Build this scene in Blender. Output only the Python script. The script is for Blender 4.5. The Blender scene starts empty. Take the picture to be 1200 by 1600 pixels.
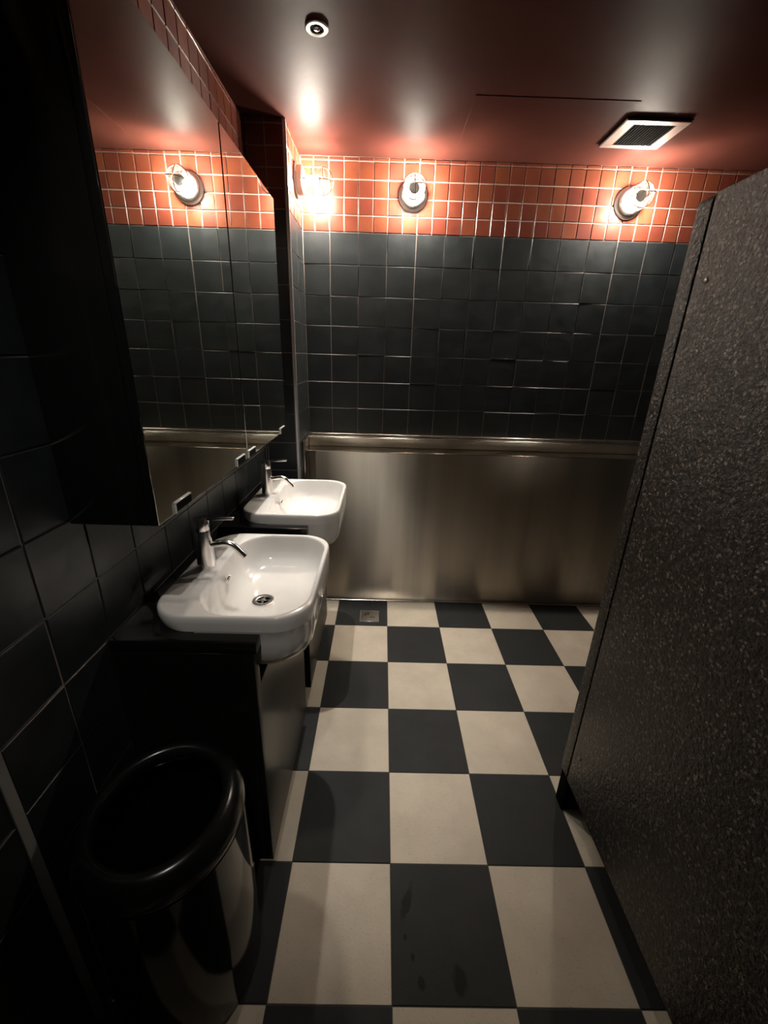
import bpy, bmesh, math, random
from mathutils import Vector, Matrix
random.seed(7)
SC = bpy.context.scene
COL = SC.collection
PI = math.pi

# ------------------------------------------------------------------ camera
F_PX, YAW, PITCH, ROLL = 653.81, 0.0108, 0.3587, 0.0303
CAM = Vector((-0.0607, -0.5222, 1.458))
cd = bpy.data.cameras.new('camera'); cam = bpy.data.objects.new('camera', cd); COL.objects.link(cam)
fw = Vector((math.sin(YAW) * math.cos(PITCH), math.cos(YAW) * math.cos(PITCH), -math.sin(PITCH)))
rt0 = Vector((math.cos(YAW), -math.sin(YAW), 0)); up0 = rt0.cross(fw)
rt = rt0 * math.cos(ROLL) + up0 * math.sin(ROLL)
up = -rt0 * math.sin(ROLL) + up0 * math.cos(ROLL)
M = Matrix((rt, up, -fw)).transposed().to_4x4(); M.translation = CAM
cam.matrix_world = M
cd.sensor_fit = 'HORIZONTAL'; cd.sensor_width = 36.0; cd.lens = 36.0 * F_PX / 1200.0
cd.clip_start = 0.02; cd.clip_end = 50
SC.camera = cam

# ------------------------------------------------------------------ light
W = bpy.data.worlds.new('world'); SC.world = W; W.use_nodes = True
W.node_tree.nodes['Background'].inputs[0].default_value = (0.5, 0.5, 0.5, 1)
W.node_tree.nodes['Background'].inputs[1].default_value = 0.02
BULB_STRENGTH = 560.0
BULB_COLOR = (1.0, 0.89, 0.77, 1)
vs = SC.view_settings
vs.view_transform = 'Standard'; vs.look = 'None'; vs.gamma = 1.0; vs.use_curve_mapping = False
vs.exposure = 1.68

# ------------------------------------------------------------------ dimensions (metres)
YB = 1.99            # tiled back wall
XW = -0.668          # left wall
XP = -0.493          # side of the corner pier
YP = 1.655           # front of the corner pier
ZC = 2.358           # ceiling
ZR = 2.042           # start of the red tile band
XR, YR = 2.2, -1.9   # right and rear walls

# ------------------------------------------------------------------ materials
def mat(name):
    m = bpy.data.materials.new(name); m.use_nodes = True
    nt = m.node_tree; b = nt.nodes['Principled BSDF']
    return m, nt, b
def N(nt, t, **kw):
    n = nt.nodes.new(t)
    for k, v in kw.items(): setattr(n, k, v)
    return n
def coords(nt, rand=True):
    tc = N(nt, 'ShaderNodeTexCoord')
    if not rand: return tc.outputs['Object']
    oi = N(nt, 'ShaderNodeObjectInfo')
    mu = N(nt, 'ShaderNodeMath', operation='MULTIPLY'); mu.inputs[1].default_value = 37.0
    nt.links.new(oi.outputs['Random'], mu.inputs[0])
    ad = N(nt, 'ShaderNodeVectorMath', operation='ADD')
    nt.links.new(tc.outputs['Object'], ad.inputs[0]); nt.links.new(mu.outputs[0], ad.inputs[1])
    return ad.outputs[0]
def noise(nt, vec, scale, detail=3, rough=0.5):
    n = N(nt, 'ShaderNodeTexNoise'); n.inputs['Scale'].default_value = scale
    n.inputs['Detail'].default_value = detail; n.inputs['Roughness'].default_value = rough
    nt.links.new(vec, n.inputs['Vector']); return n.outputs['Fac']
def ramp(nt, fac, stops):
    r = N(nt, 'ShaderNodeValToRGB'); e = r.color_ramp.elements
    while len(e) < len(stops): e.new(0.5)
    for i, (p, c) in enumerate(stops):
        e[i].position = p; e[i].color = (c[0], c[1], c[2], 1)
    nt.links.new(fac, r.inputs[0]); return r.outputs[0]
def bump(nt, b, h, strength, dist):
    bp = N(nt, 'ShaderNodeBump'); bp.inputs['Strength'].default_value = strength
    bp.inputs['Distance'].default_value = dist
    nt.links.new(h, bp.inputs['Height']); nt.links.new(bp.outputs[0], b.inputs['Normal'])
def plain(name, col, rough=0.5, metal=0.0, spec=0.5, coat=0.0):
    m, nt, b = mat(name)
    b.inputs['Base Color'].default_value = (*col, 1); b.inputs['Roughness'].default_value = rough
    b.inputs['Metallic'].default_value = metal; b.inputs['Specular IOR Level'].default_value = spec
    b.inputs['Coat Weight'].default_value = coat
    return m

def m_dark_tile():
    m, nt, b = mat('charcoal_glazed_tile'); v = coords(nt)
    n1 = noise(nt, v, 9, 4)
    c = ramp(nt, n1, [(0.3, (0.0105, 0.0125, 0.0135)), (0.7, (0.018, 0.0210, 0.0225))])
    nt.links.new(c, b.inputs['Base Color'])
    r = N(nt, 'ShaderNodeMapRange'); r.inputs[3].default_value = 0.30; r.inputs[4].default_value = 0.46
    nt.links.new(noise(nt, v, 22, 3), r.inputs[0]); nt.links.new(r.outputs[0], b.inputs['Roughness'])
    bump(nt, b, noise(nt, v, 11, 2), 0.25, 0.012)
    return m
def m_red_tile():
    m, nt, b = mat('terracotta_red_tile'); v = coords(nt)
    n1 = noise(nt, v, 14, 3)
    oi = N(nt, 'ShaderNodeObjectInfo')
    ad = N(nt, 'ShaderNodeMath', operation='MULTIPLY_ADD'); ad.inputs[1].default_value = 0.5
    nt.links.new(oi.outputs['Random'], ad.inputs[0])
    mu = N(nt, 'ShaderNodeMath', operation='MULTIPLY'); mu.inputs[1].default_value = 0.55
    nt.links.new(n1, mu.inputs[0]); nt.links.new(mu.outputs[0], ad.inputs[2])
    c = ramp(nt, ad.outputs[0], [(0.1, (0.075, 0.0155, 0.0115)), (0.5, (0.105, 0.024, 0.0135)), (0.9, (0.135, 0.038, 0.016))])
    nt.links.new(c, b.inputs['Base Color']); b.inputs['Roughness'].default_value = 0.3
    bump(nt, b, noise(nt, v, 16, 2), 0.2, 0.008)
    return m
def m_grout(name, col):
    m, nt, b = mat(name); v = coords(nt, False)
    c = ramp(nt, noise(nt, v, 30, 3), [(0.3, [x * 0.85 for x in col]), (0.7, col)])
    nt.links.new(c, b.inputs['Base Color']); b.inputs['Roughness'].default_value = 0.85
    return m
def m_floor(name, lo, hi, speck, rough):
    m, nt, b = mat(name); v = coords(nt)
    c = ramp(nt, noise(nt, v, 7, 5, 0.6), [(0.3, lo), (0.7, hi)])
    s = noise(nt, v, 260, 2)
    sm = N(nt, 'ShaderNodeMapRange'); sm.inputs[1].default_value = 0.63; sm.inputs[2].default_value = 0.75
    nt.links.new(s, sm.inputs[0])
    mx = N(nt, 'ShaderNodeMix', data_type='RGBA'); mx.inputs['B'].default_value = (*speck, 1)
    ms = N(nt, 'ShaderNodeMath', operation='MULTIPLY'); ms.inputs[1].default_value = 0.55
    nt.links.new(sm.outputs[0], ms.inputs[0])
    nt.links.new(ms.outputs[0], mx.inputs['Factor']); nt.links.new(c, mx.inputs['A'])
    nt.links.new(mx.outputs['Result'], b.inputs['Base Color'])
    b.inputs['Roughness'].default_value = rough; b.inputs['Specular IOR Level'].default_value = 0.25
    bump(nt, b, noise(nt, v, 180, 3), 0.35, 0.0012)
    return m, nt, b, mx
def m_floor_stained():
    # the dark floor tile with dried drips on it
    m, nt, b, mx = m_floor('charcoal_floor_tile_with_stains', (0.017, 0.0175, 0.018), (0.024, 0.0245, 0.025), (0.035, 0.035, 0.035), 0.7)
    tc = N(nt, 'ShaderNodeTexCoord')
    nz = N(nt, 'ShaderNodeTexNoise'); nz.inputs['Scale'].default_value = 40
    nt.links.new(tc.outputs['Object'], nz.inputs['Vector'])
    last = None
    for (x, y, rx, ry, rot) in ((-0.106, 0.052, 0.011, 0.040, -0.35), (0.020, -0.105, 0.016, 0.024, 0.2), (-0.076, -0.110, 0.009, 0.012, 0.0),
                                (-0.095, -0.062, 0.006, 0.008, 0), (-0.113, -0.022, 0.005, 0.007, 0)):
        mp = N(nt, 'ShaderNodeMapping', vector_type='TEXTURE')
        mp.inputs['Location'].default_value = (x, y, 0); mp.inputs['Rotation'].default_value = (0, 0, rot)
        mp.inputs['Scale'].default_value = (rx, ry, 1)
        nt.links.new(tc.outputs['Object'], mp.inputs['Vector'])
        ln = N(nt, 'ShaderNodeVectorMath', operation='LENGTH'); nt.links.new(mp.outputs[0], ln.inputs[0])
        ad = N(nt, 'ShaderNodeMath', operation='MULTIPLY_ADD'); ad.inputs[1].default_value = 1.4
        nt.links.new(nz.outputs['Fac'], ad.inputs[0]); nt.links.new(ln.outputs['Value'], ad.inputs[2])
        mr = N(nt, 'ShaderNodeMapRange'); mr.inputs[1].default_value = 1.5; mr.inputs[2].default_value = 2.0
        mr.inputs[3].default_value = 1; mr.inputs[4].default_value = 0
        nt.links.new(ad.outputs[0], mr.inputs[0])
        if last is None: last = mr.outputs[0]
        else:
            mm = N(nt, 'ShaderNodeMath', operation='MAXIMUM')
            nt.links.new(last, mm.inputs[0]); nt.links.new(mr.outputs[0], mm.inputs[1]); last = mm.outputs[0]
    m2 = N(nt, 'ShaderNodeMix', data_type='RGBA'); m2.inputs['B'].default_value = (0.004, 0.004, 0.004, 1)
    nt.links.new(last, m2.inputs['Factor']); nt.links.new(mx.outputs['Result'], m2.inputs['A'])
    nt.links.new(m2.outputs['Result'], b.inputs['Base Color'])
    return m
def m_ceiling():
    m, nt, b = mat('dark_red_satin_paint'); v = coords(nt, False)
    c = ramp(nt, noise(nt, v, 2.5, 4), [(0.3, (0.040, 0.0120, 0.0088)), (0.7, (0.050, 0.0150, 0.0110))])
    nt.links.new(c, b.inputs['Base Color']); b.inputs['Roughness'].default_value = 0.52
    b.inputs['IOR'].default_value = 1.10
    bump(nt, b, noise(nt, v, 6, 3), 0.1, 0.01)
    return m
def m_steel(name, col, rough, aniso, streak=True):
    m, nt, b = mat(name)
    b.inputs['Metallic'].default_value = 1.0
    v = coords(nt, False)
    mp = N(nt, 'ShaderNodeMapping'); mp.inputs['Scale'].default_value = (3.2, 3.2, 0.14)
    nt.links.new(v, mp.inputs['Vector'])
    n1 = noise(nt, mp.outputs[0], 2.2, 4)
    c = ramp(nt, n1, [(0.28, [x * 0.62 for x in col]), (0.5, [x * 0.85 for x in col]), (0.72, col)])
    nt.links.new(c, b.inputs['Base Color'])
    r = N(nt, 'ShaderNodeMapRange'); r.inputs[3].default_value = rough - 0.06; r.inputs[4].default_value = rough + 0.06
    nt.links.new(noise(nt, mp.outputs[0], 3.0, 3), r.inputs[0]); nt.links.new(r.outputs[0], b.inputs['Roughness'])
    b.inputs['Anisotropic'].default_value = aniso; b.inputs['Anisotropic Rotation'].default_value = 0.25
    if aniso:
        tg = N(nt, 'ShaderNodeTangent', direction_type='RADIAL', axis='Z'); nt.links.new(tg.outputs[0], b.inputs['Tangent'])
    if streak:
        m2 = N(nt, 'ShaderNodeMapping'); m2.inputs['Scale'].default_value = (1.0, 1.0, 0.25); nt.links.new(v, m2.inputs['Vector'])
        bump(nt, b, noise(nt, m2.outputs[0], 5.0, 2), 0.12, 0.02)
    return m
def m_speckle():
    m, nt, b = mat('dark_speckled_stone_laminate'); v = coords(nt, False)
    vo = N(nt, 'ShaderNodeTexVoronoi'); vo.inputs['Scale'].default_value = 200; nt.links.new(v, vo.inputs['Vector'])
    sep = N(nt, 'ShaderNodeSeparateColor'); nt.links.new(vo.outputs['Color'], sep.inputs[0])
    c = ramp(nt, sep.outputs[0], [(0.0, (0.006, 0.005, 0.0045)), (0.4, (0.014, 0.0118, 0.0105)), (0.72, (0.028, 0.024, 0.0212)), (0.90, (0.075, 0.066, 0.059)), (1.0, (0.26, 0.235, 0.21))])
    n2 = noise(nt, v, 5, 4)
    mx = N(nt, 'ShaderNodeMix', data_type='RGBA', blend_type='MULTIPLY'); mx.inputs['Factor'].default_value = 1
    c2 = ramp(nt, n2, [(0.3, (0.7, 0.68, 0.66)), (0.7, (1.1, 1.05, 1.0))])
    nt.links.new(c, mx.inputs['A']); nt.links.new(c2, mx.inputs['B'])
    nt.links.new(mx.outputs['Result'], b.inputs['Base Color'])
    b.inputs['Roughness'].default_value = 0.30
    bump(nt, b, noise(nt, v, 100, 4, 0.65), 0.8, 0.008)
    return m
def m_glass():
    m, nt, b = mat('clear_lamp_glass')
    out = nt.nodes['Material Output']
    tr = N(nt, 'ShaderNodeBsdfTransparent'); gl = N(nt, 'ShaderNodeBsdfGlossy')
    tr.inputs[0].default_value = (0.93, 0.95, 0.93, 1); gl.inputs['Roughness'].default_value = 0.03
    lw = N(nt, 'ShaderNodeLayerWeight'); lw.inputs[0].default_value = 0.28
    mp = N(nt, 'ShaderNodeMapRange'); mp.inputs[3].default_value = 0.02; mp.inputs[4].default_value = 0.22
    nt.links.new(lw.outputs['Facing'], mp.inputs[0])
    mx = N(nt, 'ShaderNodeMixShader'); nt.links.new(mp.outputs[0], mx.inputs[0])
    nt.links.new(tr.outputs[0], mx.inputs[1]); nt.links.new(gl.outputs[0], mx.inputs[2])
    nt.links.new(mx.outputs[0], out.inputs[0])
    return m
def m_emit():
    m, nt, b = mat('glowing_bulb')
    b.inputs['Base Color'].default_value = (1, 1, 1, 1)
    b.inputs['Emission Color'].default_value = BULB_COLOR
    b.inputs['Emission Strength'].default_value = BULB_STRENGTH
    return m

MT = dict(
    dark=m_dark_tile(), red=m_red_tile(),
    grout=m_grout('pale_grout', (0.25, 0.195, 0.17)),
    fgrout=m_grout('dark_floor_grout', (0.05, 0.045, 0.04)),
    cream=m_floor('cream_floor_tile', (0.47, 0.41, 0.33), (0.58, 0.51, 0.415), (0.22, 0.17, 0.12), 0.7)[0],
    black=m_floor('charcoal_floor_tile', (0.017, 0.0175, 0.018), (0.024, 0.0245, 0.025), (0.035, 0.035, 0.035), 0.7)[0],
    stained=m_floor_stained(),
    ceil=m_ceiling(),
    steel=m_steel('brushed_stainless_steel', (0.60, 0.54, 0.46), 0.42, 0.9),
    rail=m_steel('polished_steel_edge', (0.72, 0.68, 0.62), 0.22, 0.0, False),
    ledge=m_steel('smooth_steel_ledge', (0.55, 0.50, 0.43), 0.16, 0.0, False),
    trim=m_steel('satin_aluminium_trim', (0.60, 0.58, 0.55), 0.35, 0.0, False),
    speck=m_speckle(), glass=m_glass(), bulb=m_emit(),
    chrome=plain('polished_chrome', (0.88, 0.86, 0.84), 0.19, 1.0),
    mirror=plain('silvered_mirror', (0.80, 0.84, 0.80), 0.015, 1.0),
    ceramic=plain('white_glazed_ceramic', (0.69, 0.665, 0.64), 0.10, 0, 0.5, 0.3),
    gloss=plain('black_gloss_lacquer', (0.006, 0.006, 0.006), 0.16),
    satin=plain('black_satin_laminate', (0.008, 0.0078, 0.0075), 0.30, 0, 0.15),
    plastic=plain('black_gloss_plastic', (0.006, 0.006, 0.006), 0.10),
    hole=plain('dark_recess', (0.003, 0.003, 0.003), 0.9, 0.0, 0.05),
    cage=plain('nickel_wire', (0.30, 0.28, 0.26), 0.32, 1.0),
    wall=plain('dark_wall_paint', (0.03, 0.033, 0.034), 0.6),
    vent=plain('dull_metal_frame', (0.30, 0.27, 0.25), 0.4, 0.7),
    rim=plain('black_plastic_rim', (0.008, 0.008, 0.008), 0.22, 0, 0.6),
    edge=plain('grey_painted_edging', (0.22, 0.21, 0.20), 0.5),
    clip=plain('pale_satin_metal', (0.62, 0.60, 0.58), 0.3, 0.3),
    filament=plain('grey_lamp_cap', (0.30, 0.28, 0.27), 0.4),
)

# ------------------------------------------------------------------ helpers
def obj(name, me, m, parent=None, loc=None):
    o = bpy.data.objects.new(name, me); COL.objects.link(o)
    if m and not me.materials: me.materials.append(m)
    if parent: o.parent = parent
    if loc is not None: o.location = loc
    return o
def tag(o, label, cat, group=None):
    o['label'] = label; o['category'] = cat
    if group: o['group'] = group
    return o
def empty(name, loc, label, cat, group=None):
    o = bpy.data.objects.new(name, None); COL.objects.link(o); o.location = loc; o.empty_display_size = 0.05
    return tag(o, label, cat, group)
def struct(o):
    o['kind'] = 'structure'; return o
def fin(bm, name, smooth=None):
    bmesh.ops.recalc_face_normals(bm, faces=bm.faces)
    me = bpy.data.meshes.new(name); bm.to_mesh(me); bm.free()
    if smooth is not None:
        for p in me.polygons: p.use_smooth = True
        me.set_sharp_from_angle(angle=math.radians(smooth))
    return me
def add_box(bm, x0, x1, y0, y1, z0, z1, bev=0, seg=2):
    g = bmesh.ops.create_cube(bm, size=1)
    vsx = g['verts']
    for v in vsx:
        v.co = Vector(((x0 + x1) / 2 + v.co.x * (x1 - x0), (y0 + y1) / 2 + v.co.y * (y1 - y0), (z0 + z1) / 2 + v.co.z * (z1 - z0)))
    if bev:
        es = set(e for v in vsx for e in v.link_edges)
        bmesh.ops.bevel(bm, geom=list(es), offset=bev, segments=seg, affect='EDGES', profile=0.5)
def box(name, x0, x1, y0, y1, z0, z1, bev=0, seg=2):
    bm = bmesh.new(); add_box(bm, x0, x1, y0, y1, z0, z1, bev, seg)
    return fin(bm, name, 40 if bev else None)
def lathe_into(bm, prof, n=40, axis='Z', closed=False):
    rings = []
    for r, h in prof:
        ring = []
        for i in range(n):
            a = 2 * PI * i / n; c, s = r * math.cos(a), r * math.sin(a)
            ring.append(bm.verts.new((c, s, h) if axis == 'Z' else (h, c, s)))
        rings.append(ring)
    prs = list(zip(rings, rings[1:])) + ([(rings[-1], rings[0])] if closed else [])
    for A, B in prs:
        for i in range(n): bm.faces.new((A[i], A[(i + 1) % n], B[(i + 1) % n], B[i]))
    if not closed:
        if prof[0][0] > 1e-6: bm.faces.new(rings[0][::-1])
        if prof[-1][0] > 1e-6: bm.faces.new(rings[-1])
    bmesh.ops.remove_doubles(bm, verts=bm.verts, dist=1e-6)
def lathe(name, prof, n=40, axis='Z', closed=False, smooth=35):
    bm = bmesh.new(); lathe_into(bm, prof, n, axis, closed); return fin(bm, name, smooth)
def tube_into(bm, pts, r, n=8, closed=False):
    pts = [Vector(p) for p in pts]; L = len(pts); rings = []
    rad = r if isinstance(r, (list, tuple)) else [r] * L
    ref = None
    for i, p in enumerate(pts):
        if closed: t = pts[(i + 1) % L] - pts[i - 1]
        else: t = pts[min(i + 1, L - 1)] - pts[max(i - 1, 0)]
        t.normalize()
        if ref is None:
            ref = Vector((0, 0, 1)) if abs(t.z) < 0.9 else Vector((1, 0, 0))
        u = (ref - t * ref.dot(t)).normalized(); w = t.cross(u); ref = u
        rings.append([bm.verts.new(p + (u * math.cos(2 * PI * k / n) + w * math.sin(2 * PI * k / n)) * rad[i]) for k in range(n)])
    m = L if closed else L - 1
    for i in range(m):
        A, B = rings[i], rings[(i + 1) % L]
        for k in range(n): bm.faces.new((A[k], A[(k + 1) % n], B[(k + 1) % n], B[k]))
    if not closed: bm.faces.new(rings[0][::-1]); bm.faces.new(rings[-1])
def tube(name, pts, r, n=8, closed=False):
    bm = bmesh.new(); tube_into(bm, pts, r, n, closed); return fin(bm, name, 50)
def prism(name, pts, axis, a, b, bev=0):
    # polygon pts in the plane across axis, extruded from a to b
    bm = bmesh.new()
    def P(u, v, t): return (t, u, v) if axis == 'X' else ((u, t, v) if axis == 'Y' else (u, v, t))
    A = [bm.verts.new(P(u, v, a)) for u, v in pts]; B = [bm.verts.new(P(u, v, b)) for u, v in pts]
    bm.faces.new(A); bm.faces.new(B[::-1]); n = len(pts)
    for i in range(n): bm.faces.new((A[i], B[i], B[(i + 1) % n], A[(i + 1) % n]))
    bmesh.ops.recalc_face_normals(bm, faces=bm.faces)
    if bev: bmesh.ops.bevel(bm, geom=list(bm.edges), offset=bev, segments=2, affect='EDGES', profile=0.5)
    return fin(bm, name, 40 if bev else None)
def rrect(x0, x1, y0, y1, r, n=8, rb=None):
    r = min(r, (x1 - x0) / 2 - 1e-4, (y1 - y0) / 2 - 1e-4); out = []; q = r if rb is None else rb
    for cx, cy, a0, r in ((x1 - r, y1 - r, 0, r), (x0 + q, y1 - q, PI / 2, q), (x0 + q, y0 + q, PI, q), (x1 - r, y0 + r, 1.5 * PI, r)):
        for k in range(n + 1):
            a = a0 + PI / 2 * k / n; out.append((cx + r * math.cos(a), cy + r * math.sin(a)))
    return out
def copy_tree(o, parent=None):
    c = o.copy(); COL.objects.link(c); c.parent = parent
    for ch in list(o.children): copy_tree(ch, c)
    return c

# wall tile: front faces -Y at y=0, chamfered edges, shared by size
_tiles = {}
def tile_mesh(w, h, m, ch=0.0016, th=0.007):
    k = (round(w, 4), round(h, 4), m.name)
    if k in _tiles: return _tiles[k]
    a, c = w / 2, h / 2
    v = []
    for (iy, ins) in ((th, 0), (ch, 0), (0, ch)):
        for sx, sz in ((-1, -1), (1, -1), (1, 1), (-1, 1)): v.append((sx * (a - ins), iy, sz * (c - ins)))
    f = [(8, 9, 10, 11)]
    for b in (0, 4):
        for i in range(4): f.append((b + i, b + (i + 1) % 4, b + 4 + (i + 1) % 4, b + 4 + i))
    me = bpy.data.meshes.new('wall_tile'); me.from_pydata(v, [], f); me.materials.append(m)
    _tiles[k] = me; return me
def cuts(lo, hi, origin, pitch):
    k = math.floor((lo - origin) / pitch); out = []
    while origin + k * pitch < hi - 1e-6:
        a, b = max(lo, origin + k * pitch), min(hi, origin + (k + 1) * pitch)
        if b - a > 0.012: out.append((a, b))
        k += 1
    return out
def tile_field(parent, name, m, place, us, vs_, gap, jit, skip=None):
    for (u0, u1) in us:
        for (v0, v1) in vs_:
            if skip and skip(u0, u1, v0, v1): continue
            o = obj(name, tile_mesh(u1 - u0 - gap, v1 - v0 - gap, m), None, parent)
            place(o, (u0 + u1) / 2, (v0 + v1) / 2, random.uniform(-1, 1) * 0.0006)
            o.rotation_euler.x += random.gauss(0, jit); o.rotation_euler.y += random.gauss(0, jit * 0.3); o.rotation_euler.z += random.gauss(0, jit)
def on_y(y):
    def f(o, u, v, d): o.location = (u, y + d, v)
    return f
def on_x(x):
    def f(o, u, v, d): o.location = (x - d, u, v); o.rotation_euler = (0, 0, PI / 2)
    return f
R90 = PI / 2
# ------------------------------------------------------------------ the shell
REC = 0.0028   # grout sits this far behind the tile faces
floor = struct(obj('floor', box('floor', XW - 0.05, XR, YR, YB + 0.05, -0.06, -0.0015), MT['fgrout']))
ceiling = struct(obj('ceiling', box('ceiling', XW - 0.05, XR, YR, YB + 0.05, ZC, ZC + 0.06), MT['ceil']))
wall_back = struct(obj('wall_back', box('wall_back', XW - 0.05, XR, YB + REC, YB + 0.1, -0.0014, ZC), MT['grout']))
wall_left = struct(obj('wall_left', box('wall_left', XW - 0.1, XW - REC, YR, YB + REC, -0.0014, ZC), MT['grout']))
wall_right = struct(obj('wall_right', box('wall_right', XR, XR + 0.1, YR, YB + 0.1, -0.0014, ZC), MT['wall']))
wall_rear = struct(obj('wall_rear', box('wall_rear', XW - 0.1, XR + 0.1, YR - 0.1, YR, -0.0014, ZC), MT['wall']))
wall_pier = struct(obj('wall_pier', box('wall_pier', XW - REC, XP - REC, YP + REC, YB + REC, -0.0014, ZC), MT['grout']))

PT, PH, PS = 0.1489, 0.1467, 0.07445
X0 = -0.5044
redv = cuts(ZR, ZC - 0.001, ZR, PS)
tile_field(wall_back, 'red_tile', MT['red'], on_y(YB), cuts(XP, 1.95, X0, PS), redv, 0.0048, 0.004)
tile_field(wall_back, 'charcoal_tile', MT['dark'], on_y(YB), cuts(XP, 1.95, X0, PT), cuts(ZR - 7 * PH, ZR, ZR, PH), 0.0032, 0.007)
# left wall
tile_field(wall_left, 'red_tile', MT['red'], on_x(XW), cuts(0.02, YP, YP, PS), redv, 0.0042, 0.004)
tile_field(wall_left, 'charcoal_tile', MT['dark'], on_x(XW), cuts(-0.62, YP, -0.0225, PT), cuts(0, ZR, ZR, 0.1507), 0.0032, 0.006,
           skip=lambda a, b, c, d: (a > 0.45 and c > 1.16) or (a > 0.40 and d < 0.80) or (a < 0.0 and c > 1.5))
tile_field(wall_left, 'red_tile', MT['red'], on_x(XW), cuts(-0.20, 0.02, YP, PS), redv, 0.0042, 0.004)
# corner pier
tile_field(wall_pier, 'red_tile', MT['red'], on_y(YP), cuts(XW, XP - 0.004, XP - 0.014, PS), redv, 0.0042, 0.004)
tile_field(wall_pier, 'charcoal_tile', MT['dark'], on_y(YP), cuts(XW, XP - 0.004, XP - 0.014, PT), cuts(0.45, ZR, ZR, PH), 0.0032, 0.006)
tile_field(wall_pier, 'red_tile', MT['red'], on_x(XP), cuts(YP + 0.006, YB, YB + 0.006, PS), redv, 0.0048, 0.004)
tile_field(wall_pier, 'charcoal_tile', MT['dark'], on_x(XP), cuts(YP + 0.006, YB, YB, 0.178), cuts(ZR - 9 * PH, ZR, ZR, PH), 0.0032, 0.007)
# metal corner trims
bm = bmesh.new(); add_box(bm, XP - 0.012, XP + 0.0015, YP - 0.002, YP + 0.004, 0, ZC - 0.001, 0.001, 1); add_box(bm, XP - 0.003, XP + 0.0015, YP - 0.002, YP + 0.008, 0, ZC - 0.001, 0.001, 1)
struct(obj('trim_1', fin(bm, 'trim_1'), MT['clip']))
struct(obj('trim_2', box('trim_2', XW - 0.002, XW + 0.002, -0.042, -0.022, 0, 1.9, 0.0008, 1), MT['edge']))

# floor tiles
S = 0.3
def ftile(w, d):
    a, c = w / 2, d / 2; ch = 0.0008; v = []
    for z, ins in ((-0.006, 0), (-ch, 0), (0, ch)):
        for sx, sy in ((-1, -1), (1, -1), (1, 1), (-1, 1)): v.append((sx * (a - ins), sy * (c - ins), z))
    f = [(8, 9, 10, 11)]
    for b in (0, 4):
        for i in range(4): f.append((b + i, b + (i + 1) % 4, b + 4 + (i + 1) % 4, b + 4 + i))
    me = bpy.data.meshes.new('floor_tile'); me.from_pydata(v, [], f); return me
fcache = {}
for c in range(-3, 7):
    for r in range(-4, 6):
        x0, x1, y0, y1 = max(c * S, XW), (c + 1) * S, r * S, min((r + 1) * S, 1.79)
        kind = 'cream' if (c + r) % 2 else ('stained' if (c, r) == (0, 0) else 'black')
        key = (round(x1 - x0, 4), round(y1 - y0, 4), kind)
        if key not in fcache:
            fcache[key] = ftile(x1 - x0 - 0.0026, y1 - y0 - 0.0026); fcache[key].materials.append(MT[kind])
        o = obj('cream_tile' if kind == 'cream' else 'black_tile', fcache[key], None, floor, ((x0 + x1) / 2, (y0 + y1) / 2, random.uniform(-0.0003, 0.0002)))
        o.rotation_euler = (random.gauss(0, 0.0012), random.gauss(0, 0.0012), 0)

# ------------------------------------------------------------------ stainless steel urinal along the back wall
UX0, UX1 = -0.427, 1.95
ur = empty('steel_urinal', (0.0, 1.88, 0), 'long brushed stainless steel urinal trough along the back wall', 'urinal')
def upart(name, me, m, par=ur):
    o = obj(name, me, m, par); o.location = -ur.location if par is ur else (0, 0, 0); return o
pp = [(YB - 0.001, 0.0), (1.775, 0.0), (1.775, 0.9485), (YB - 0.001, 0.9485)]
panel = upart('front_panel', prism('front_panel', pp, 'X', UX0, UX1, 0.001), MT['steel'])
upart('ledge', box('ledge', XP + 0.010, UX1, 1.7755, YB - 0.001, 0.949, 0.9515, 0.0006, 1), MT['ledge'])
upart('splash_back', box('splash_back', XP + 0.010, UX1, 1.900, YB - 0.001, 0.952, 1.003, 0.003), MT['steel'])
upart('side_return', box('side_return', XP + 0.010, UX0 - 0.001, 1.888, YB - 0.001, 0.0, 0.951, 0.001, 1), MT['steel'])
bm = bmesh.new()
for y, z in ((1.901, 1.0035), (1.982, 1.010)): tube_into(bm, [(XP + 0.012, y, z), (UX1, y, z)], 0.0038, 14)
upart('cap_plate', box('cap_plate', XP + 0.012, UX1, 1.9045, 1.9785, 1.0032, 1.0050), MT['ledge'])
upart('cap_rail', fin(bm, 'cap_rail', 40), MT['rail'])
bm = bmesh.new()
add_box(bm, XP + 0.001, XP + 0.009, 1.742, YB - 0.001, 0.0, 1.000, 0.0015); add_box(bm, XP + 0.001, XP + 0.013, 1.740, YB - 0.001, 1.001, 1.010, 0.002)
add_box(bm, XP + 0.001, XP + 0.016, 1.736, 1.742, 0.0, 1.008, 0.001)
upart('end_flange', fin(bm, 'end_flange', 40), MT['rail'])
bm = bmesh.new(); tube_into(bm, [(UX0, 1.7555, 0.0062), (UX1, 1.7555, 0.0062)], 0.006, 14); add_box(bm, UX0, UX1, 1.756, 1.7745, 0.0005, 0.0100)
upart('floor_lip', fin(bm, 'floor_lip', 40), MT['rail'])

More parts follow.
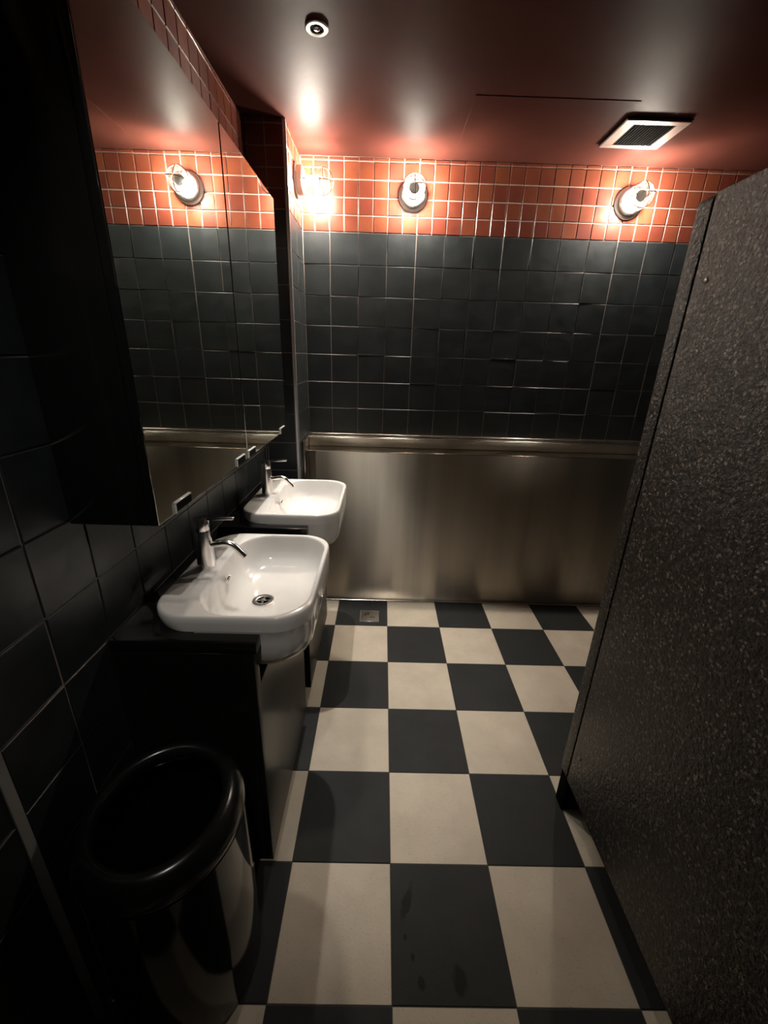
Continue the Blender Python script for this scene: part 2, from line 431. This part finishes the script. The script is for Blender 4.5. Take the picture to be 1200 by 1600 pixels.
# ------------------------------------------------------------------ mirror cabinet
CY0, CY1, CZ0, CZ1, XM = 0.238, 1.372, 1.130, 2.000, -0.4935
SEAM = 0.811
mc = empty('mirror_cabinet', (XW, 0.8, CZ0), 'black wall cabinet with two mirrored doors above the basins', 'cabinet')
def mpart(name, me, m, par=mc):
    o = obj(name, me, m, par)
    o.location = -mc.location if par is mc else (0, 0, 0)
    return o
mpart('body', box('body', XW + 0.001, XM - 0.020, CY0, CY1, CZ0, CZ1, 0.002), MT['gloss'])
doors = []
for a, b in ((CY0, SEAM - 0.003), (SEAM + 0.003, CY1)):
    d = mpart('mirror_door', box('mirror_door', XM - 0.019, XM - 0.003, a, b, CZ0, CZ1, 0.0015), MT['gloss']); doors.append(d)
    mpart('mirror_pane', box('mirror_pane', XM - 0.0035, XM, a + 0.001, b - 0.001, CZ0 + 0.001, CZ1 - 0.001, 0.0012, 1), MT['mirror'], d)
for k, (d, a) in enumerate(((0, 0.304), (0, 0.700), (1, 0.815), (1, 1.262))):
    bm = bmesh.new(); b = a + 0.080; x = XM + 0.0004
    add_box(bm, x, x + 0.0032, a, b, 1.1515, 1.1545, 0.0006, 1); add_box(bm, x, x + 0.0032, a, a + 0.006, 1.131, 1.1545, 0.0006, 1)
    cl = mpart('mirror_clip', fin(bm, 'mirror_clip', 40), MT['clip'], doors[d])
    mpart('clip_inset', box('clip_inset', x, x + 0.0024, a + 0.006, b, 1.133, 1.150, 0.0008, 1), MT['hole'], doors[d])

# ------------------------------------------------------------------ vanity units, worktops, basins, taps
BX0, BX1, BHY = -0.606, -0.221, 0.244
CT = 0.838
def make_vanity(label):
    r = empty('vanity_cabinet', (0, 0, 0), label, 'cabinet', 'black vanity cabinets under the basins')
    y0, y1, xf = -0.280, 0.272, -0.342; z0, z1 = 0.08, CT - 0.031
    obj('side_panel', box('side_panel', XW + 0.001, xf - 0.0195, y0, y0 + 0.018, z0, z1, 0.001, 1), MT['satin'], r)
    obj('side_panel', box('side_panel', XW + 0.001, xf - 0.0195, y1 - 0.018, y1, z0, z1, 0.001, 1), MT['satin'], r)
    obj('bottom_panel', box('bottom_panel', XW + 0.001, xf - 0.019, y0 + 0.0185, y1 - 0.0185, z0, z0 + 0.018), MT['satin'], r)
    n = BHY + 0.002; zb = 0.695
    pts = [(y0, z0), (y1, z0), (y1, z1), (n, z1), (n, zb), (-n, zb), (-n, z1), (y0, z1)]
    obj('front_panel', prism('front_panel', pts, 'X', xf - 0.019, xf, 0.0008), MT['satin'], r)
    obj('plinth', box('plinth', XW + 0.001, xf - 0.06, y0 + 0.03, y1 - 0.03, 0.0005, z0 - 0.0005), MT['hole'], r)
    return r
def make_top(label):
    n = BHY + 0.0015; xn = -0.5235; y0, y1, xf = -0.2805, 0.274, -0.334
    pts = [(XW + 0.001, y0), (xf, y0), (xf, -n), (xn + 0.03, -n), (xn, -n + 0.03), (xn, n - 0.03), (xn + 0.03, n), (xf, n), (xf, y1), (XW + 0.001, y1)]
    me = prism('worktop', pts, 'Z', CT - 0.030, CT - 0.0006, 0.0012)
    o = obj('vanity_worktop', me, MT['gloss'])
    return tag(o, label, 'worktop', 'black gloss worktops under the basins')
def ring_bm(bm, rect, z, n=8, rb=None):
    return [bm.verts.new((x, y, z)) for x, y in rrect(*rect, n, rb)]
def make_basin(label):
    r = empty('wash_basin', (0, 0, CT), label, 'basin', 'white semi-recessed wash basins')
    Z = lambda z: z - CT
    bm = bmesh.new(); rings = []
    NS = 10
    def add(x0, x1, y0, y1, rad, z, rb=None): rings.append(ring_bm(bm, (x0, x1, y0, y1, rad), Z(z), NS, rb))
    h = BHY; top = 0.8785
    dx, dr = -0.397, 0.024
    # drain mouth, bowl, rim, outside, underside
    add(dx - dr, dx + dr, -dr, dr, dr, 0.7670)
    add(dx - dr - 0.004, dx + dr + 0.004, -dr - 0.004, dr + 0.004, dr + 0.004, 0.7695)
    ix0, ix1, ih = -0.508, -0.2335, h - 0.0125
    for s, z, rad in ((0.42, 0.7725, 0.07), (0.62, 0.778, 0.085), (0.76, 0.786, 0.095), (0.85, 0.796, 0.10), (0.905, 0.810, 0.10), (0.94, 0.828, 0.10),
                      (0.962, 0.846, 0.10), (0.978, 0.860, 0.10), (0.989, 0.8695, 0.10), (0.996, 0.8752, 0.10), (1.006, 0.8778, 0.10), (1.018, top, 0.10)):
        cxm = (ix0 + ix1) / 2; cx = dx + (cxm - dx) * min(1, s / 0.85); hx = (ix1 - ix0) / 2 * (s + (0.0 if s > 0.9 else 0))
        add(cx - hx, cx + hx, -ih * s, ih * s, rad * s, z)
    x1 = BX1
    add(BX0 + 0.010, x1 - 0.0045, -h + 0.0045, h - 0.0045, 0.088, top)
    add(BX0 + 0.004, x1 - 0.0018, -h + 0.0018, h - 0.0018, 0.090, top - 0.002)
    add(BX0 + 0.001, x1, -h, h, 0.092, top - 0.006)
    add(BX0, x1 + 0.0005, -h, h, 0.092, 0.860)
    add(BX0 + 0.003, x1 + 0.0004, -h + 0.0003, h - 0.0003, 0.092, CT + 0.004)
    add(BX0 + 0.008, x1 + 0.0003, -h + 0.0006, h - 0.0006, 0.092, CT)
    add(-0.512, x1 + 0.0003, -h + 0.0007, h - 0.0007, 0.092, CT - 0.0002, 0.030)
    add(-0.508, x1 - 0.0005, -h + 0.0015, h - 0.0015, 0.092, 0.810, 0.035)
    add(-0.505, x1 - 0.0025, -h + 0.004, h - 0.004, 0.093, 0.780, 0.04)
    add(-0.500, x1 - 0.007, -h + 0.009, h - 0.009, 0.094, 0.756, 0.05)
    add(-0.490, x1 - 0.016, -h + 0.019, h - 0.019, 0.095, 0.735, 0.06)
    add(-0.480, x1 - 0.030, -h + 0.034, h - 0.034, 0.095, 0.719, 0.07)
    add(-0.470, x1 - 0.050, -h + 0.056, h - 0.056, 0.092, 0.708, 0.07)
    add(-0.455, x1 - 0.075, -h + 0.084, h - 0.084, 0.080, 0.702, 0.06)
    add(-0.440, x1 - 0.100, -h + 0.120, h - 0.120, 0.060, 0.700)
    for A, B in zip(rings, rings[1:]):
        n = len(A)
        for i in range(n): bm.faces.new((A[i], A[(i + 1) % n], B[(i + 1) % n], B[i]))
    bm.faces.new(rings[0]); bm.faces.new(rings[-1])
    obj('bowl', fin(bm, 'bowl', 45), MT['ceramic'], r)
    # waste fitting
    w = obj('drain_ring', lathe('drain_ring', [(0.018, 0.0), (0.019, 0.0035), (0.026, 0.0048), (0.032, 0.0040), (0.033, 0.002), (0.033, -0.002), (0.018, -0.002)], 32, closed=True), MT['chrome'], r, (dx, 0, Z(0.7692)))
    obj('drain_hole', lathe('drain_hole', [(0.0, -0.001), (0.0185, -0.001), (0.0185, 0.0004), (0.0, 0.0004)], 24), MT['hole'], w)
    bm = bmesh.new(); add_box(bm, -0.018, 0.018, -0.0026, 0.0026, 0.0008, 0.0034, 0.0008, 1); add_box(bm, -0.0026, 0.0026, -0.018, 0.018, 0.0008, 0.0034, 0.0008, 1)
    lathe_into(bm, [(0.0, 0.0008), (0.007, 0.0008), (0.007, 0.0044), (0.0, 0.005)], 16)
    obj('drain_cross', fin(bm, 'drain_cross', 40), MT['chrome'], w)
    # overflow
    ov = obj('overflow_ring', lathe('overflow_ring', [(0.0105, -0.003), (0.0105, 0.0015), (0.0120, 0.0022), (0.0140, 0.0012), (0.0145, -0.003)], 24, 'X', True), MT['chrome'], r, (-0.4925, 0.003, Z(0.8385)))
    ov.rotation_euler = (0, 0.42, 0)
    obj('overflow_hole', lathe('overflow_hole', [(0.0, -0.001), (0.0108, -0.001), (0.0108, 0.0009), (0.0, 0.0009)], 20, 'X'), MT['hole'], ov)
    return r
def make_tap(label):
    r = empty('mixer_tap', (0, 0, 0.879), label, 'tap', 'chrome mixer taps')
    obj('body', lathe('body', [(0.0, 0.0), (0.0245, 0.0), (0.0252, 0.002), (0.0248, 0.006), (0.0235, 0.045), (0.0215, 0.080), (0.0195, 0.108), (0.0190, 0.113), (0.0, 0.113)], 32), MT['chrome'], r)
    hd = obj('handle', lathe('handle', [(0.0, 0.1145), (0.0190, 0.1145), (0.0195, 0.116), (0.0195, 0.145), (0.0180, 0.149), (0.0, 0.150)], 32), MT['chrome'], r)
    bm = bmesh.new(); add_box(bm, 0.010, 0.090, -0.0065, 0.0065, 0.1425, 0.1490, 0.002)
    for v in bm.verts: v.co.z += max(0, v.co.x - 0.01) * 0.06
    obj('lever', fin(bm, 'lever', 40), MT['chrome'], hd)
    pts = [(0.012, 0, 0.070), (0.035, 0, 0.072), (0.058, 0, 0.076)]
    for k in range(1, 7):
        a = k / 6 * 0.86; pts.append((0.058 + 0.040 * math.sin(a) , 0, 0.076 - 0.040 * (1 - math.cos(a))))
    ex, ez = pts[-1][0], pts[-1][2]
    pts.append((ex + 0.034 * math.cos(0.86), 0, ez - 0.034 * math.sin(0.86)))
    sp = obj('spout', tube('spout', pts, 0.0088, 14), MT['chrome'], r)
    bm = bmesh.new(); e = pts[-1]; d = Vector((math.cos(0.86), 0, -math.sin(0.86)))
    tube_into(bm, [Vector(e) + d * 0.0002, Vector(e) + d * 0.0014], 0.0072, 14)
    obj('aerator', fin(bm, 'aerator', 40), MT['hole'], sp)
    return r
BY = (0.541, 1.210)
v1 = make_vanity('black vanity cabinet right behind the waste bin, under the nearer basin'); v1.location.y = BY[0]
v2 = copy_tree(v1); v2.location.y = BY[1]; v2['label'] = 'black vanity cabinet beside the steel urinal, under the farther basin'
t1 = make_top('black gloss worktop under the nearer white basin, close to the bin'); t1.location.y = BY[0]
t2 = copy_tree(t1); t2.location.y = BY[1]; t2['label'] = 'black gloss worktop under the farther white basin, close to the corner pier'
b1 = make_basin('larger-looking white ceramic basin in the foreground, with visible drain'); b1.location.y = BY[0]
b2 = copy_tree(b1); b2.location.y = BY[1]; b2['label'] = 'farther white ceramic basin, next to the steel urinal'
k1 = make_tap('chrome single-lever tap on the nearer white basin'); k1.location.x = -0.549; k1.location.y = BY[0]
k2 = copy_tree(k1); k2.location.y = BY[1]; k2['label'] = 'chrome single-lever tap on the farther white basin'

# ------------------------------------------------------------------ caged bulkhead lamps (axis along local +X from the wall)
def make_lamp(label):
    r = empty('bulkhead_lamp', (0, 0, 0), label, 'lamp', 'caged bulkhead wall lamps')
    obj('base_plate', lathe('base_plate', [(0.0, 0.0006), (0.070, 0.0006), (0.071, 0.004), (0.069, 0.009), (0.060, 0.0105), (0.0, 0.0105)], 48, 'X'), MT['clip'], r)
    obj('collar', lathe('collar', [(0.040, 0.011), (0.058, 0.011), (0.058, 0.030), (0.055, 0.034), (0.0505, 0.036), (0.0505, 0.034), (0.040, 0.033)], 48, 'X', True), MT['trim'], r)
    g = [(0.0475, 0.034), (0.0475, 0.125)]
    for k in range(1, 9):
        a = k / 8 * R90; g.append((0.0475 * math.cos(a) if k < 8 else 0.0, 0.125 + 0.040 * math.sin(a)))
    bm = bmesh.new(); n = 40; rings = []
    for rr, hh in g[:-1]:
        rings.append([bm.verts.new((hh, rr * math.cos(2 * PI * i / n), rr * math.sin(2 * PI * i / n))) for i in range(n)])
    for A, B in zip(rings, rings[1:]):
        for i in range(n): bm.faces.new((A[i], A[(i + 1) % n], B[(i + 1) % n], B[i]))
    tip = bm.verts.new((g[-1][1], 0, 0))
    for i in range(n): bm.faces.new((rings[-1][i], rings[-1][(i + 1) % n], tip))
    obj('glass_jar', fin(bm, 'glass_jar', 60), MT['glass'], r)
    sk = obj('lamp_holder', lathe('lamp_holder', [(0.0, 0.011), (0.020, 0.011), (0.020, 0.042), (0.015, 0.046), (0.0, 0.046)], 24, 'X'), MT['filament'], r)
    obj('bulb', lathe('bulb', [(0.0, 0.0465), (0.015, 0.0465), (0.019, 0.052), (0.019, 0.104), (0.0, 0.104)], 20, 'X', smooth=40), MT['bulb'], sk)
    obj('end_cap', lathe('end_cap', [(0.0, 0.1045), (0.024, 0.1045), (0.0255, 0.107), (0.024, 0.111), (0.0, 0.113)], 28, 'X'), MT['filament'], sk)
    # cage: four ribs meeting at the tip, two hoops
    for q in range(4):
        a = q * R90 + 0.12; c, s = math.cos(a), math.sin(a); pts = [(0.030, 0.0525 * c, 0.0525 * s), (0.126, 0.0525 * c, 0.0525 * s)]
        for k in range(1, 8):
            b = k / 8 * R90; pts.append((0.126 + 0.046 * math.sin(b), 0.0525 * math.cos(b) * c, 0.0525 * math.cos(b) * s))
        pts.append((0.172, 0.0015 * c, 0.0015 * s))
        obj('cage_rib', tube('cage_rib', pts, 0.0024, 6), MT['cage'], r)
    for x, rr in ((0.078, 0.0525), (0.128, 0.0525)):
        obj('cage_hoop', tube('cage_hoop', [(x, rr * math.cos(2 * PI * i / 36), rr * math.sin(2 * PI * i / 36)) for i in range(36)], 0.0024, 6, True), MT['cage'], r)
    return r
l1 = make_lamp('caged bulkhead lamp on the side of the corner pier, beside the mirror'); l1.location = (XP, 1.858, 2.212)
l2 = copy_tree(l1); l2.location = (0.063, YB, 2.206); l2.rotation_euler = (0, 0, -R90); l2['label'] = 'caged bulkhead lamp on red tiles, middle one of the three'
l3 = copy_tree(l1); l3.location = (1.147, YB, 2.205); l3.rotation_euler = (0, 0, -R90); l3['label'] = 'caged bulkhead lamp on red tiles below the ceiling vent'

# ------------------------------------------------------------------ ceiling fittings
def make_downlight(label, loc, power, cone, aim):
    r = empty('recessed_downlight', loc, label, 'downlight', 'round ceiling downlights')
    obj('trim_ring', lathe('trim_ring', [(0.020, -0.0005), (0.034, -0.0005), (0.034, -0.003), (0.031, -0.0055), (0.022, -0.0045), (0.0195, -0.002)], 40, closed=True), MT['trim'], r)
    obj('reflector', lathe('reflector', [(0.0, -0.0008), (0.0195, -0.0008), (0.0195, -0.0028), (0.012, -0.0014), (0.0, -0.0012)], 32), MT['hole'], r)
    obj('lens', lathe('lens', [(0.0, -0.0013), (0.0105, -0.0013), (0.010, -0.0045), (0.006, -0.0065), (0.0, -0.007)], 24), MT['chrome'], r)
    L = bpy.data.lights.new('downlight_beam', 'SPOT'); L.energy = power; L.color = (1.0, 0.95, 0.87)
    L.spot_size = math.radians(cone); L.spot_blend = 0.8; L.shadow_soft_size = 0.012
    lo = bpy.data.objects.new('downlight_beam', L); COL.objects.link(lo); lo.parent = r; lo.location = (0, 0, -0.012)
    lo.rotation_euler = Vector(aim).to_track_quat('-Z', 'Y').to_euler()
    return r
make_downlight('small round downlight in the dark red ceiling above the basins', (-0.285, 1.138, ZC), 25, 60, (0.0, 0.0, -1))
make_downlight('small round downlight in the ceiling nearest the viewer, before the mirror cabinet', (-0.20, -0.49, ZC), 9, 50, (-0.18, 1.0, -1.48))

ve = empty('ceiling_vent', (0.995, 1.665, ZC), 'square ceiling vent with pale metal frame and black grille', 'vent')
bm = bmesh.new(); hx, hy, gx, gy = 0.128, 0.116, 0.084, 0.086
for x0, x1, y0, y1 in ((-hx, hx, -hy, -gy), (-hx, hx, gy, hy), (-hx, -gx, -gy, gy), (gx, hx, -gy, gy)): add_box(bm, x0, x1, y0, y1, -0.013, -0.006, 0.001, 1)
vf = obj('frame', fin(bm, 'frame', 40), MT['vent'], ve)
obj('neck', box('neck', -hx + 0.004, hx - 0.004, -hy + 0.004, hy - 0.004, -0.006, -0.0005), MT['hole'], ve)
obj('painted_shadow_rim', box('painted_shadow_rim', -hx - 0.003, hx + 0.003, -hy - 0.003, hy + 0.003, -0.0062, -0.0030), MT['hole'], ve)  # near-black sheet standing in for the shadow around the vent frame
for k in range(14):
    x = -gx + 0.006 + k * (2 * gx - 0.012) / 13
    obj('grille_bar', box('grille_bar', x - 0.0022, x + 0.0022, -gy, gy, -0.0115, -0.0068), MT['hole'], ve)

ha = obj('access_hatch', box('access_hatch', 0.25, 0.86, 1.446, 1.876, ZC - 0.0016, ZC - 0.0002, 0.0007, 1), MT['ceil'])
tag(ha, 'flush painted access hatch in the dark red ceiling, beside the vent', 'hatch')

# ------------------------------------------------------------------ floor drain
fd = empty('floor_drain', (-0.106, 1.593, 0), 'small square steel floor drain in a black tile by the urinal', 'drain')
obj('frame', box('frame', -0.056, 0.056, -0.057, 0.057, 0.0006, 0.0020, 0.0006, 1), MT['trim'], fd)
obj('cover', box('cover', -0.050, 0.050, -0.051, 0.051, 0.0021, 0.0030, 0.0004, 1), MT['rail'], fd)
for dx, dy, w, h in ((-0.022, 0.020, 0.016, 0.006), (-0.008, 0.022, 0.006, 0.016), (0.012, -0.012, 0.018, 0.005), (0.028, -0.014, 0.008, 0.006), (-0.026, 0.008, 0.005, 0.012)):
    obj('slot', box('slot', dx - w / 2, dx + w / 2, dy - h / 2, dy + h / 2, 0.0028, 0.0033), MT['hole'], fd)

# ------------------------------------------------------------------ toilet stall partitions
XD = 0.590
sd = empty('stall_door', (XD, 0.16, 0.143), 'dark speckled stall door panel filling the right side', 'stall door')
dm = obj('door_leaf', box('door_leaf', 0, 0.020, -0.62, 0.317, 0, 1.636, 0.002), MT['speck'], sd)
for z in (1.475, 0.14):
    sc = obj('hinge_screw', lathe('hinge_screw', [(0.0, -0.0022), (0.0035, -0.0022), (0.0052, -0.0012), (0.0056, -0.0002), (0.0, -0.0002)], 16, 'X'), MT['cage'], sd, (0, 0.279, z))
sp = empty('stall_partition', (XD, 0.505, 0), 'speckled stall divider standing edge-on behind the stall door', 'partition')
obj('panel', prism('panel', [(0, 0.145), (1.58, 0.145), (1.58, 1.780), (0.012, 1.780), (0.004, 1.777), (0, 1.768)], 'Y', -0.022, 0.022, 0.002), MT['speck'], sp)
obj('foot', box('foot', 0.003, 1.58, -0.030, 0.016, 0.0005, 0.144, 0.002), MT['hole'], sp)

# ------------------------------------------------------------------ waste bin
wb = empty('waste_bin', (-0.5015, 0.0835, 0), 'black gloss plastic waste bin with wide rolled rim, beside the left wall', 'bin')
def oval(me):
    for v in me.vertices: v.co.y *= 1.05
    return me
obj('body', oval(lathe('body', [(0.0, 0.0008), (0.152, 0.0008), (0.158, 0.006), (0.161, 0.02), (0.1635, 0.25), (0.161, 0.512), (0.157, 0.512), (0.157, 0.03), (0.0, 0.025)], 72, smooth=30)), MT['plastic'], wb)
rim = [(0.118, 0.545), (0.1172, 0.560), (0.1195, 0.569), (0.1245, 0.5745), (0.131, 0.5755), (0.140, 0.572), (0.150, 0.563), (0.158, 0.550), (0.1625, 0.535), (0.1630, 0.522), (0.1600, 0.5145), (0.150, 0.514), (0.136, 0.522), (0.124, 0.534)]
obj('rolled_rim', oval(lathe('rolled_rim', rim, 72, closed=True, smooth=80)), MT['rim'], wb)
